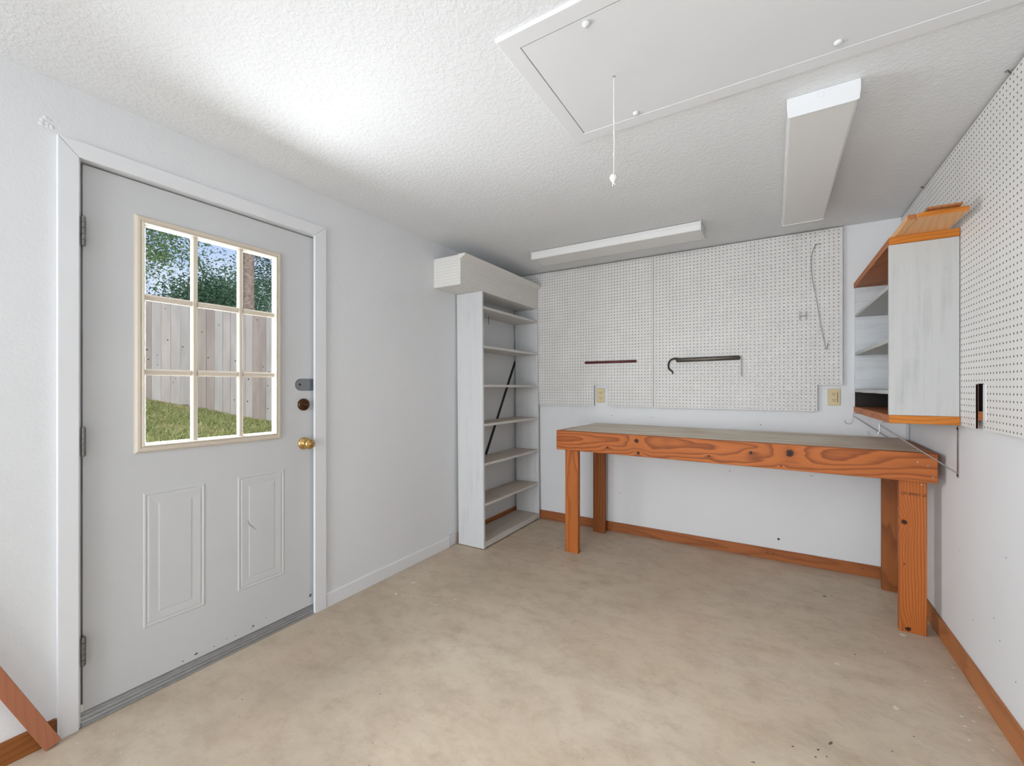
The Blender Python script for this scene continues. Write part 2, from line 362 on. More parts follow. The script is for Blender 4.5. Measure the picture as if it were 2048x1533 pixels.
DK = [(2.382,-0.471,0.0196),(2.419,-0.444,0.0094),(2.447,-1.069,0.0098),(2.212,-1.130,0.0064),(2.295,-1.735,0.0175),(2.257,-1.789,0.0099),(2.279,-1.807,0.0071),(2.247,-1.828,0.0071),(2.184,-1.819,0.0100),(2.072,-1.959,0.0114),(2.548,-1.547,0.0066),(2.469,-1.667,0.0063),(2.271,-1.701,0.0038),(2.698,-1.520,0.0027),(2.438,-1.517,0.0040),(2.118,-1.826,0.0028),(2.281,-1.697,0.0038),(0.323,-2.697,0.0054),(0.352,-2.685,0.0054),(0.435,-2.735,0.0036),(0.427,-2.774,0.0029),(0.322,-2.523,0.0021),(0.510,-2.490,0.0020),(0.466,-2.256,0.0045),(0.733,-0.609,0.0208),(0.390,-0.521,0.0064),(0.437,-0.478,0.0113),(1.425,-0.730,0.0038),(1.236,-0.140,0.0078)]
b = MB()
for i, (x, y, r) in enumerate(WH):
    blot(b, x, y, r*.62, .0006+i*1e-5, random.uniform(.6,1), random.uniform(0,3))
o = b.build('paint_splatter', M['splat'], FL, fix=False); o['kind'] = 'stuff'; o['label'] = 'spilled white paint spots'
b = MB()
for i, (x, y, r) in enumerate(DK):
    blot(b, x, y, r*.6, .0006+i*1e-5, random.uniform(.35,.7), random.uniform(.3,1))
for k in range(190):
    q_ = random.random(); blot(b, random.uniform(.08,2.75), random.uniform(-3.1,-.15), .0010+.0045*q_**4, .0005+k*1e-6, random.uniform(.3,.8), random.uniform(.2,1.0))
o = b.build('dark_spots', M['stain'], FL, fix=False); o['kind'] = 'stuff'; o['label'] = 'small dark stains'

# ------------------------------------------------------------------ door
PX = lambda h0: (lambda u, w, h: (h0+h, u, w))
FX = -.02                                # inner face of the slab
door = struct(thing('door_1', 'grey exterior door with nine-pane window in left wall', 'door', (0,0,0)))
GY0, GY1, GZ0, GZ1 = -2.882, -2.338, .985, 1.888
sl = MB()
s0, s1, sz0, sz1 = -3.049, -2.131, .04, 2.04
e_ = .016
sl.box(FX-.044,FX,s0,GY0-e_,sz0,sz1).box(FX-.044,FX,GY1+e_,s1,sz0,sz1).box(FX-.044,FX,GY0-e_,GY1+e_,sz0,GZ0-e_).box(FX-.044,FX,GY0-e_,GY1+e_,GZ1+e_,sz1)
slab = sl.build('slab', M['door'], door)
for (a0, a1, c0, c1) in ((-2.875,-2.655,.258,.801), (-2.522,-2.296,.262,.803)):
    p = MB().frame([(0,0),(.005,.0022),(.009,.0022),(.012,.0005),(.016,.0005),(.019,.0018),(.024,.0018),(.050,.0006),(.054,.0018),(.058,.0020)],
                   (a0,c0),(a1,c1), PX(FX))
    p.add([(FX+.0020,a0+.058,c0+.058),(FX+.0020,a1-.058,c0+.058),(FX+.0020,a1-.058,c1-.058),(FX+.0020,a0+.058,c1-.058)], [(0,1,2,3)])
    p.build('raised_panel', M['door'], slab)
# scuffs and chips near the bottom
b = MB()
for (y, z, r) in ((-2.691,.061,.007),(-2.74,.057,.004),(-2.452,.069,.006),(-2.46,.062,.003),(-2.62,.058,.003),(-2.57,.066,.003),(-2.39,.08,.003),(-2.30,.09,.002),(-2.41,.12,.002),(-2.53,.062,.003)):
    n = 9; vs = [(FX+.0008,y,z)]+[(FX+.0008,y+r*random.uniform(.6,1.2)*math.cos(2*PI*k/n),z+r*.8*random.uniform(.5,1.2)*math.sin(2*PI*k/n)) for k in range(n)]
    b.add(vs, [(0,1+k,1+(k+1)%n) for k in range(n)])
b.build('paint_chips', M['scuff'], slab, fix=False)
MB().tube([(FX+.0022,-2.478,.59),(FX+.0024,-2.470,.565),(FX+.0024,-2.452,.548),(FX+.0022,-2.440,.533)], [.0004,.0013,.0011,.0003], 6).build('scratch', M['steel'], slab)
MB().lathe([(0,.004),(.006,.004),(.008,0)], (FX,-2.154,.095), (1,0,0), 14).build('door_plug', M['hinge'], slab)
# glazed unit: cream frame, glazing bead, muntin grid, panes
wf = MB().frame([(-.022,0),(-.020,.008),(-.014,.013),(-.006,.014),(.000,.010),(.004,.015),(.008,.015),(.011,.006),(.011,-.012)], (GY0,GZ0),(GY1,GZ1), PX(FX))
win = wf.build('window_frame', M['cream'], door)
MB().frame([(.010,-.012),(.010,.004),(.012,.005),(.0165,-.003),(.0165,-.011)], (GY0,GZ0),(GY1,GZ1), PX(FX)).build('glazing_bead', M['bead'], win)
gx = FX-.0075
mb = MB(); prof = lambda w: [(-w,0),(-w,.006),(-w*.45,.012),(w*.45,.012),(w,.006),(w,0)]
for yc in (-2.6965, -2.509):
    mb.prism([(gx+h, yc+d) for d, h in prof(.0125)], 2, GZ0+.011, GZ1-.011)
for zc in (1.588, 1.287):
    for ya, yb in ((GY0+.011,-2.7085),(-2.6845,-2.521),(-2.497,GY1-.011)):
        mb.prism([(gx+h*.93, zc+d) for d, h in prof(.0125)], 1, ya, yb)
# prism axis order fix: for axis 1 the polygon is (x,z)
mb.build('muntin_grid', M['cream'], win)
box('window_panes', M['glass'], win, gx-.006, gx-.003, GY0+.004, GY1-.004, GZ0+.004, GZ1-.004)
MB().frame([(.0100,-.012),(-.0155,-.040),(-.03,-.044),(-.03,-.052),(-.014,-.052)], (GY0,GZ0),(GY1,GZ1), PX(FX)).build('outer_frame', M['bead'], win)
# hinges
for (z0, z1) in ((1.738,1.842),(.978,1.080),(.222,.323)):
    b = MB(); n = 5; hh = (z1-z0)/n
    for k in range(n): b.tube([(.004,-3.0535,z0+k*hh+.0008),(.004,-3.0535,z0+(k+1)*hh-.0008)], .0075, 12)
    b.box(-.019,.002,-3.0555,-3.0525,z0,z1).tube([(.004,-3.0535,z0-.004),(.004,-3.0535,z1+.004)], .0045, 8)
    b.build('hinge', M['hinge'], door)
# knob, deadbolt, latch plate
kn = MB().lathe([(0,.0),(.0325,.0),(.0325,.004),(.026,.010),(.013,.014),(.0115,.030),(.019,.036),(.0265,.046),(.0275,.055),(.024,.062),(.017,.065),(.0,.066)], (FX,-2.190,.925), (1,0,0), 28).build('door_knob', M['brass'], door)
MB().lathe([(.0,.0005),(.009,.0008),(.009,-.001)], (FX+.0655,-2.190,.925), (1,0,0), 18).build('lock_button', M['brass'], kn)
db = MB().lathe([(0,0),(.0325,0),(.0325,.006),(.029,.013),(.022,.015),(0,.015)], (FX,-2.193,1.133), (1,0,0), 28).build('deadbolt_rose', M['bronze'], door)
b = MB(); b.prism([(FX+.014,-.019),(FX+.024,-.015),(FX+.030,0),(FX+.024,.015),(FX+.014,.019)], 2, -.0045, .0045)
tt = b.build('thumb_turn', M['bronze'], db); tt.location = (0,-2.193,1.133); tt.rotation_euler = (math.radians(-18),0,0); 
mp = [(-2.205+.035*math.cos(t), 1.239+.0325*math.sin(t)) for t in [PI/2+PI*k/14 for k in range(15)]]+[(-2.132,1.239-.0325),(-2.132,1.239+.0325)]
lp = MB().prism(mp, 0, FX, FX+.003).build('latch_plate', M['galv'], door)
MB().lathe([(0,.0006),(.006,.0005),(.006,0)], (FX+.003,-2.214,1.240), (1,0,0), 12).build('keyhole', M['black'], lp)
MB().lathe([(0,.0012),(.004,.0008),(.004,0)], (FX+.003,-2.140,1.212), (1,0,0), 10).build('screw', M['hinge'], lp)
# jamb with stops, casing, threshold
jb = MB().box(-.12,.001,DY0-.02,DY0,0,DZ).box(-.12,.001,DY1,DY1+.02,0,DZ).box(-.12,.001,DY0-.02,DY1+.02,DZ,DZ+.02)
jb.box(-.10,FX-.046,DY0,DY0+.014,0,DZ).box(-.10,FX-.046,DY1-.014,DY1,0,DZ).box(-.10,FX-.046,DY0,DY1,DZ-.014,DZ)
tr3 = struct(jb.build('trim_1', M['trim'], None), 'white painted door jamb around the grey door', 'door jamb')
MB().box(FX-.07,FX-.045,DY0+.0005,DY0+.0065,.03,DZ).box(FX-.07,FX-.045,DY1-.0065,DY1-.0005,.03,DZ).box(FX-.07,FX-.045,DY0,DY1,DZ-.006,DZ-.0005).build('weatherstrip', M['gap'], tr3)
MB().tube([(FX+.002,-3.0525,.044),(FX+.008,-3.0545,.060),(FX+.002,-3.0535,.070)], .004, 8).build('painted_light_leak', M['bead'], tr3)  # white bit shaped as daylight leaking past the door's bottom corner
cas = struct(thing('trim_2', 'flat white casing boards framing the grey door', 'door casing'))
ct = .016
def casing(poly): return MB().prism(poly, 0, 0, ct).build('casing_board', M['trim'], cas, bevel=.002)
casing([(-3.121,0),(-3.067,0),(-3.066,2.046),(-3.121,2.104)])
casing([(-2.148,0),(-2.079,0),(-2.079,2.108),(-2.148,2.048)])
casing([(-3.1205,2.1045),(-3.0655,2.0465),(-2.1485,2.0485),(-2.0795,2.1085)])
MB().lathe([(0,.0),(.0135,.0),(.014,.0006),(0,.0008)], (ct*.2,-2.148,.925), (.25,-1,0), 18).build('strike_hole', M['black'], cas)
th = MB().prism([(-.11,.0),(.013,.0),(.014,.006),(.009,.0075),(.004,.006),(.004,.011),(.006,.0145),(.003,.0165),(-.003,.0145),(-.0035,.0195),(-.002,.0235),(-.005,.0250),(-.010,.0235),(-.011,.0285),(-.009,.032),(-.013,.0335),(-.019,.031),(-.019,.0385),(-.11,.0385)], 1, DY0+.001, DY1-.001)
struct(th.build('trim_3', M['alu'], None), 'ridged bare aluminium threshold under the grey door', 'threshold')

# ------------------------------------------------------------------ pegboards (real holes)
def pegboard(us, ws, su, sw, cut, plane, r=.0035, th=.006):
    """us, ws: hole centres; su, sw: cell borders; cut(i,j) True leaves a cell out"""
    mb = MB(); vs = []; fs = []; raw = set()
    oct_ = [(math.cos(PI/4*k), math.sin(PI/4*k)) for k in range(8)]
    keep = {(i,j) for i in range(len(us)) for j in range(len(ws)) if not cut(i,j)}
    for (i, j) in sorted(keep):
        u0,u1,w0,w1 = su[i],su[i+1],sw[j],sw[j+1]; cu, cw = us[i], ws[j]
        outer = [(u1,cw),(u1,w1),(cu,w1),(u0,w1),(u0,cw),(u0,w0),(cu,w0),(u1,w0)]
        n = len(vs)
        for (a, c) in outer: vs.append(plane(a,c,th))
        for (a, c) in oct_: vs.append(plane(cu+a*r,cw+c*r,th))
        for (a, c) in oct_: vs.append(plane(cu+a*r,cw+c*r,0))
        for (a, c) in outer: vs.append(plane(a,c,0))
        for k in range(8):
            q = (k+1)%8
            fs.append((n+k,n+q,n+8+q,n+8+k)); raw.add(len(fs)); fs.append((n+8+k,n+8+q,n+16+q,n+16+k)); raw.add(len(fs)); fs.append((n+24+q,n+24+k,n+16+k,n+16+q))
        # sheet edges
        for (di, dj, a, c) in ((1,0,(u1,w0),(u1,w1)),(-1,0,(u0,w0),(u0,w1)),(0,1,(u0,w1),(u1,w1)),(0,-1,(u0,w0),(u1,w0))):
            if (i+di,j+dj) not in keep:
                m = len(vs); vs += [plane(*a,0),plane(*c,0),plane(*c,th),plane(*a,th)]; fs.append((m,m+1,m+2,m+3))
        m = len(vs)
    mb.add(vs, fs); mb.raw = raw; return mb
P = .0254
PEGY = -.026       # front face of back pegboards
zr = [2.281-P/2-P*k for k in range(48)][::-1]; zb = [2.281-P*k for k in range(49)][::-1]
BP = lambda u, w, h: (u, PEGY+.005-h, w)
ul = [1.3010-.0140-P*k for k in range(51)][::-1]
sul = [ul[0]-P/2]+[(a+b_)/2 for a, b_ in zip(ul, ul[1:])]+[1.3010]
sul = [max(s_, .004) if i == 0 else s_ for i, s_ in enumerate(sul)]
iL0 = min(range(len(sul)), key=lambda i: abs(sul[i]-.797)); iL1 = min(range(len(sul)), key=lambda i: abs(sul[i]-.925))
sul[iL0] = .799; sul[iL1] = .925
jc = 7
pb = pegboard(ul, zr, sul, zb, lambda i, j: iL0 <= i < iL1 and j < jc, BP)
pg = thing('pegboard', 'white pegboard sheet beside the bookcase, with notch for left outlet', 'pegboard', (1.301,0,1.062), group='pegboard sheets')
def sheet(mb, mat, parent, name='perforated_sheet', raw='hardboard'):
    off = Vector(parent.location); mb.v = [tuple(Vector(v)-off) for v in mb.v]
    o = mb.build(name, mat, parent, fix=False); o.data.materials.append(M[raw])
    for i in mb.raw: o.data.polygons[i].material_index = 1
    return o
sheet(pb, M['peg'], pg)
def strip(parent, x0,x1,y0,y1,z0,z1, mat=None):
    l = parent.location
    return MB().box(x0-l.x,x1-l.x,y0-l.y,y1-l.y,z0-l.z,z1-l.z).build('mounting_strip', mat or M['brown'], parent)
strip(pg, .03, 1.27, PEGY+.0065, -.0005, 2.252, 2.262)
ur = [2.5170-.0216-P*k for k in range(47)][::-1]
sur = [1.3045]+[(a+b_)/2 for a, b_ in zip(ur, ur[1:])]+[2.5170]
iR = min(range(len(sur)), key=lambda i: abs(sur[i]-2.3815)); sur[iR] = 2.3815
pb = pegboard(ur, zr, sur, zb, lambda i, j: i >= iR and j < jc, BP)
pg = thing('pegboard', 'white pegboard sheet right of the seam, with lower right corner cut out for outlet', 'pegboard', (1.3035,0,1.062), group='pegboard sheets')
sheet(pb, M['peg'], pg)
strip(pg, 1.34, 2.47, PEGY+.0065, -.0005, 2.252, 2.262)
# right wall sheet: face at x = 2.811
PEGX = 2.811
RP = lambda u, w, h: (PEGX+.006-h*1.2, u, w)
yr = [-.0023-P*k for k in range(1, 96)][::-1]
syr = [yr[0]-P/2]+[(a+b_)/2 for a, b_ in zip(yr, yr[1:])]+[-.004]
i0 = min(range(len(syr)), key=lambda i: abs(syr[i]+1.239)); i1 = min(range(len(syr)), key=lambda i: abs(syr[i]+1.158))
syr[i0] = -1.239; syr[i1] = -1.158
pb = pegboard(yr, zr, syr, zb, lambda i, j: i0 <= i < i1 and j < jc, RP, .0040)
pg = thing('pegboard', 'white pegboard on the right wall with narrow slot beside the corner cabinet', 'pegboard', (W,0,1.062), group='pegboard sheets')
sheet(pb, M['pegR'], pg, raw='holepaint')
MB().box(PEGX+.0005-W,PEGX+.0075-W,-1.1580,-1.1572,.0,.175).build('raw_edge', M['mahog'], pg)
strip(pg, PEGX+.006, W-.0005, -2.40, -.03, 1.096, 1.130, M['cabwood_y'])
strip(pg, PEGX+.006, W-.0005, -2.40, -.03, 2.245, 2.262)
MB().box(PEGX-.0035-W,PEGX-.0005-W,-1.262,-1.239,.035,.175).build('painted_slat', M['pegR'], pg)

# ------------------------------------------------------------------ attic hatch and its pull cord
hz = H
hat = thing('attic_hatch', 'white trimmed attic access panel set in the ceiling', 'attic hatch', (2.1,-2.15,hz))
PZ = lambda u, w, h: (u-2.1, w+2.15, -h)
hx0, hx1, hy0, hy1 = 1.400, 2.790, -2.470, -1.830
MB().frame([(0,0),(0,.009),(.003,.011),(.0555,.011),(.0565,.010),(.0565,.002)], (hx0,hy0),(hx1,hy1), PZ).build('trim_frame', M['trim'], hat)
MB().box(hx0+.059-2.1,hx1-.059-2.1,hy0+.059+2.15,hy1-.059+2.15,-.0095,-.001).build('panel', M['fixture'], hat)
for (x, y) in ((1.664,-2.389),(1.677,-1.908),(2.297,-1.924),(2.29,-2.39)):
    MB().lathe([(0,.0),(.012,.0),(.0115,.003),(.008,.007),(.0,.0085)], (x-2.1,y+2.15,-.0095), (0,0,-1), 16).build('screw_cap', M['fixture'], hat)
pc = thing('pull_cord', 'thin white pull cord with round knob hanging from the attic hatch', 'cord', (1.666,-2.14,H-.0095))
MB().lathe([(0,.0015),(.004,.0012),(.005,0)], (0,0,0), (0,0,-1), 12).build('eyelet', M['steel'], pc)
MB().tube([(0,0,-.001),(-.001,0,-.10),(.0005,0,-.20),(-.001,0,-.335)], .0017, 8).build('cord', M['cord'], pc)
for zk in (-.150, -.19, -.262):
    MB().lathe([(0,-.008),(.0026,-.004),(.0030,0),(.0026,.004),(0,.008)], (-.0003,0,zk), (0,0,1), 10).build('knot', M['cord'], pc)
MB().lathe([(0,.014),(.006,.0125),(.0115,.006),(.013,0),(.0115,-.007),(.007,-.012),(.004,-.015),(.0045,-.020),(0,-.022)], (-.002,0,-.343), (0,0,1), 18).build('knob', M['cord'], pc)
MB().tube([(-.004,0,-.362),(-.006,.001,-.372)], .0016, 6).tube([(.001,0,-.362),(.004,-.001,-.370)], .0016, 6).build('frayed_end', M['cord'], pc)

# ------------------------------------------------------------------ ceiling lamps (both switched off)
def lamp(label, loc, length, width, h, along, taper):
    L_ = thing('ceiling_light', label, 'ceiling light', loc, 0 if along == 0 else PI/2, 'fluorescent ceiling lights')
    a = length/2; w = width/2
    box('housing', M['fixture'], L_, -a+.004, a-.004, -w*.72, w*.72, -.02, -.0005)
    lens = MB().prism([(-w,-.004),(-w,-h*.45),(-w+.004,-h+.002),(-w+.012,-h),(w-.012,-h),(w-.004,-h+.002),(w,-h*.45),(w,-.004)], 0, -a+.006, a-.006)
    lens.build('lens', M['lens'], L_, bevel=.003)
    for sx in (-1, 1):
        x0 = sx*a
        e = MB().prism([(-w-.001,-.0005),(-w-.001,-h*.48),(-w+.003,-h-.001),(-w+.012,-h-.003),(w-.012,-h-.003),(w-.003,-h-.001),(w+.001,-h*.48),(w+.001,-.0005)], 0, min(x0,x0-sx*.006), max(x0,x0-sx*.006))
        e = e.build('end_cap', M['fixture'], L_, bevel=.0015)
        MB().lathe([(.009,.0002),(.0098,.0012),(.0106,.0002)], (x0,w*.05,-h*.28), (sx,0,0), 18).build('knockout', M['fixture'], e)
    return L_
lamp('long white ceiling light parallel to the back wall, above the pegboards', (1.117,-.508,H), 1.235, .214, .062, 0, 0)
lamp('white ceiling light near the right wall with its blank end facing the viewer', (2.278,-1.06,H), 1.243, .213, .070, 1, 0)

# ------------------------------------------------------------------ bookcase and beadboard valance
BX, BY = .030, -.932
bc = thing('bookcase', 'tall narrow worn white open bookcase standing against the left wall', 'bookcase', (BX,BY,0))
bc.rotation_euler = (0, -.0100, 0)
D = .242; LEN = .930-.03; T = .018
def rough_board(name, x0,x1,y0,y1,z0,z1, mat, parent, wave=.0015):
    n = 12; mb = MB(); vs = []
    for i in range(n+1):
        y = y0+(y1-y0)*i/n; q = lambda: random.uniform(-wave, wave)
        vs += [(x0,y,z0),(x1+q(),y,z0+q()),(x1+q(),y,z1+q()),(x0,y,z1)]
    fs = [(0,1,2,3),(n*4+3,n*4+2,n*4+1,n*4)]
    for i in range(n):
        for k in range(4): fs.append((i*4+k, (i+1)*4+k, (i+1)*4+(k+1)%4, i*4+(k+1)%4))
    mb.add(vs, fs); return mb.build(name, mat, parent, bevel=.0012)
box('side_panel', M['case'], bc, 0, D, 0, T, .004, 1.951, .0012)
box('side_panel', M['case'], bc, 0, D, LEN-T, LEN, .004, 1.951, .0012)
for i, zt in enumerate((.055,.341,.646,.945,1.243,1.541,1.840)):
    th_ = .020 if i else .046
    sh_ = rough_board('shelf', .004, D-.002, T+.001, LEN-T-.001, zt-th_, zt, M['shelfy'] if i < 5 else M['case_h'], bc, .0016 if i else .003)
    box('edge_band', M['case_h'], sh_, D-.0015, D+.0003, T+.001, LEN-T-.001, zt-th_+.001, zt-.001)
hk = MB().tube([(.085,.315,1.818),(.085,.315,1.775),(.086,.315,1.752)], .0035, 8).build('nail_hook', M['hinge'], bc)
# dark diagonal strap brace lying against the wall behind the shelves
a = Vector((.0035,-.030,1.475)); b_ = Vector((.0035,-.524,.640)); d = (b_-a).normalized(); nrm = Vector((0,-d.z,d.y))*.0145
e = Vector((.002,0,0))
br = MB().hexa([a-nrm-e,b_-nrm-e,b_+nrm-e,a+nrm-e],[a-nrm+e,b_-nrm+e,b_+nrm+e,a+nrm+e]).build('strap_brace', M['strap'], None)
MB().hexa([a-nrm*.12-e+e*2,b_-nrm*.12-e+e*2,b_+nrm*.12-e+e*2,a+nrm*.12-e+e*2],[a-nrm*.12+e*1.9,b_-nrm*.12+e*1.9,b_+nrm*.12+e*1.9,a+nrm*.12+e*1.9]).build('rib', M['strap'], br)
tag(br, 'dark metal strap running diagonally on the wall behind the bookcase shelves', 'metal strap')
va = thing('valance', 'white grooved beadboard valance box on top of the tall bookcase', 'valance', (0,-1.183,1.957))
# L sweep of a beaded profile
VX, VL, VH = .246, 1.150, .190
pr = [(0,0)]
nb = 9
for k in range(nb):
    z0 = VH*k/nb; pr += [(0,z0+.0020),(.0030,z0+.0040),(.0030,VH*(k+1)/nb-.0030),(0,VH*(k+1)/nb-.0010)]
pr += [(0,VH)]
def lsweep(prof):
    vs = []; n = len(prof)
    for d_, z in prof: vs.append((.001, -d_, z))
    for d_, z in prof: vs.append((VX+d_, -d_, z))
    for d_, z in prof: vs.append((VX+d_, VL, z))
    fs = [(j*n+i,(j+1)*n+i,(j+1)*n+i+1,j*n+i+1) for j in range(2) for i in range(n-1)]
    return MB().add(vs, fs)
ls = lsweep(pr); ls.box(.001,VX-.0008,.0008,.015,0,VH).box(VX-.015,VX-.0008,.0010,VL,0,VH).build('beadboard_box', M['vwhite'], va)
MB().box(.001,VX-.0004,.0006,.262,-.003,.012).box(.020,VX-.0004,.262,VL,-.003,.012).build('bottom_board', M['vwhite'], va)
MB().box(.001,VX-.0005,.001,VL,VH-.004,VH+.012).build('top_board', M['vwhite'], va)
MB().prism([(VX-.02,VH-.010),(VX+.0065,VH-.010),(VX+.010,VH-.004),(VX+.024,VH+.003),(VX+.036,VH+.011),(VX+.042,VH+.015),(VX+.042,VH+.023),(VX-.02,VH+.023)], 1, .0005, VL).build('crown_moulding', M['vwhite'], va)
MB().box(.001,VX-.021,.0003,.03,VH+.0125,VH+.018).build('top_edge', M['vwhite'], va)

# ------------------------------------------------------------------ workbench
wbm = thing('workbench', 'long wooden workbench with four post legs along the back wall', 'workbench', (.746,-.668,0), math.radians(-2.30))
BL, BD = 2.056, .640
KN = [(.602,0,.867,.016),(.614,0,.787,.011),(1.271,0,.844,.0095),(1.461,0,.858,.021),(1.046,0,.805,.006),(.400,0,.808,.007),(1.42,0,.783,.005)]
M['apron'] = pine('bench_apron_pine', 0, freq=64, tilt=.022, knots=KN, warp=.012, light=lin(184,104,46), dark=lin(102,47,16), line=.85, off=(-1.0,.06,-.84), seed=2.1)
M['legA'] = pine('bench_leg_pine', 2, freq=75, tilt=.02, warp=.008, light=lin(186,108,48), dark=lin(116,54,18), line=.7, off=(0,.05,.13), seed=4.2)
M['legB'] = pine('bench_leg_pine_knotty', 2, freq=95, tilt=.015, warp=.006, light=lin(184,104,42), dark=lin(112,51,16), line=.7, off=(0,.04,2.16), seed=1.1,
                 knots=[(1.941,.038,.549,.013),(1.957,.038,.018,.012),(1.943,.038,.34,.004)])
M['legC'] = pine('bench_leg_pine_dark', 2, freq=45, tilt=.05, warp=.012, light=lin(156,92,44), dark=lin(92,44,20), line=.6, off=(0,.6,1.98), seed=7.7)
box('front_apron', M['apron'], wbm, 0, BL, 0, .038, .763, .905, .003)
box('side_rail', M['base_y'], wbm, .0005, .038, .0385, BD, .765, .905, .003)
box('side_rail', M['base_y'], wbm, BL-.038, BL-.0005, .0385, BD, .765, .905, .003)
box('back_rail', M['base'], wbm, .0385, BL-.0385, BD-.038, BD, .765, .903, .003)
tp = MB().hexa([(.0385,.0385,.889),(BL-.0385,.0385,.889),(BL-.0385,BD,.900),(.0385,BD,.900)],[(.0385,.0385,.9045),(BL-.0385,.0385,.9045),(BL-.0385,BD,.9165),(.0385,BD,.9165)])
top = tp.build('tabletop', M['benchtop'], wbm)
box('leg', M['legA'], wbm, .053, .158, .0385, .077, 0, .886, .003)
box('leg', M['legC'], wbm, .053, .155, BD-.078, BD-.040, 0, .886, .003)
lg = box('leg', M['legB'], wbm, 1.922, 2.025, .0385, .077, 0, .886, .003)
box('leg', M['legC'], wbm, 1.920, 2.025, BD-.085, BD-.047, 0, .886, .003)
# lumber stamp
cu = bpy.data.curves.new('stamp', 'FONT'); cu.body = 'GP-89407-2I'; cu.size = .0215; cu.extrude = .0002
to = bpy.data.objects.new('stamp_curve', cu); C.objects.link(to)
bpy.context.view_layer.update()
me = bpy.data.meshes.new_from_object(to.evaluated_get(bpy.context.evaluated_depsgraph_get()))
bpy.data.objects.remove(to); me.materials.append(M['ink'])
ws = max(v.co.x for v in me.vertices)
st = bpy.data.objects.new('lumber_stamp', me); C.objects.link(st); st.parent = lg
st.matrix_local = Matrix.Translation((1.928,.0380,.687)) @ Matrix.Rotation(math.radians(1.0),4,'Y') @ Matrix.Rotation(PI/2,4,'X') @ Matrix.Diagonal((.092/ws,1,1,1))
for (x, z) in ((1.985,.860),(2.022,.845),(2.040,.790)):
    MB().lathe([(0,.0012),(.0035,.0010),(.004,0)], (x,0,z), (0,-1,0), 10).build('screw', M['wire'], wbm)
MB().lathe([(0,.0012),(.0035,.0010),(.004,0)], (2.006,.0385,.745), (0,-1,0), 10).build('screw', M['wire'], wbm)
for (x, y, r) in ((1.60,.24,.004),(1.72,.27,.006),(1.50,.20,.003)):
    MB().lathe([(0,.0016),(r,.0010),(r*1.1,0)], (x,y,.9045+.012*(y-.0385)/.6), (0,0,1), 9).build('paint_drop', M['splat'], top)

# ------------------------------------------------------------------ corner cabinet
CX0, CX1, CY0, CY1 = 2.577, 2.8070, -1.003, -.001
cb = thing('corner_cabinet', 'whitewashed open shelf cabinet hung high in the right corner, blank end toward viewer', 'cabinet', (CX0,CY0,1.062))
lx = CX1-CX0; ly = CY1-CY0
bo_ = MB().box(0,lx,0,ly,0,.037).build('bottom_board', M['cabwood_y'], cb, bevel=.002)
MB().box(0,lx,-.0022,-.0002,.001,.037).build('end_grain', M['cabwood'], bo_)
bo_ = MB().box(0,lx,0,ly,.811,.846).build('top_board', M['cabwood_y'], cb, bevel=.002)
MB().box(0,lx,-.0022,-.0002,.812,.846).build('end_grain', M['cabwood'], bo_)
MB().box(0,lx,0,.018,.0375,.8105).build('end_panel', M['cab'], cb, bevel=.001)
MB().box(.004,lx,ly-.018,ly,.138,.8105).build('far_panel', M['cab_in'], cb)
MB().box(.006,lx,ly-.016,ly,.0375,.1375).box(lx-.012,lx-.001,.019,ly-.017,.0375,.136).build('shade_dark_panel', M['darkwood'], cb)  # dark stained wood, with the low compartment's shade put into its colour
for zt in (.150, .389, .637):
    o = rough_board('shelf', .005, lx-.001, .0185, ly-.0185, zt-.018, zt, M['cab'], cb, .001)
    # rotate profile: open side faces -x, so turn the wavy edge to the left
    for v in o.data.vertices: v.co.x = lx+.004-v.co.x
    import bmesh as _b
    bm = _b.new(); bm.from_mesh(o.data); _b.ops.recalc_face_normals(bm, faces=bm.faces); bm.to_mesh(o.data); bm.free()
zt = 1.9085
o = MB().box(2.6245,2.7725,-1.236,-.52,zt,zt+.0195).build('loose_board', M['blonde'], None, bevel=.001)
MB().box(2.6248,2.7722,-1.2376,-1.2361,zt+.0003,zt+.0192).build('sawn_end', M['cabwood'], o)
tag(o, 'wide pale board lying on cabinet top and jutting out toward the viewer', 'board', 'loose boards on the corner cabinet')
o = MB().box(2.5960,2.6235,-1.222,-.45,zt,zt+.022).build('loose_board', M['blonde'], None, bevel=.001)
MB().box(2.5963,2.6232,-1.2236,-1.2221,zt+.0003,zt+.0217).build('sawn_end', M['brown'], o)
tag(o, 'narrow wooden strip lying left of the wide pale board on the cabinet', 'board', 'loose boards on the corner cabinet')
tb = MB().hexa([(2.648,-1.266,zt+.0205),(2.748,-1.262,zt+.0205),(2.742,-.72,zt+.0205),(2.640,-.72,zt+.0205)],[(2.648,-1.266,zt+.029),(2.748,-1.262,zt+.029),(2.742,-.72,zt+.029),(2.640,-.72,zt+.029)])
tag(tb.build('loose_board', M['brown'], None, bevel=.001), 'thin darker brown board stacked on top of the wide pale board', 'board', 'loose boards on the corner cabinet')

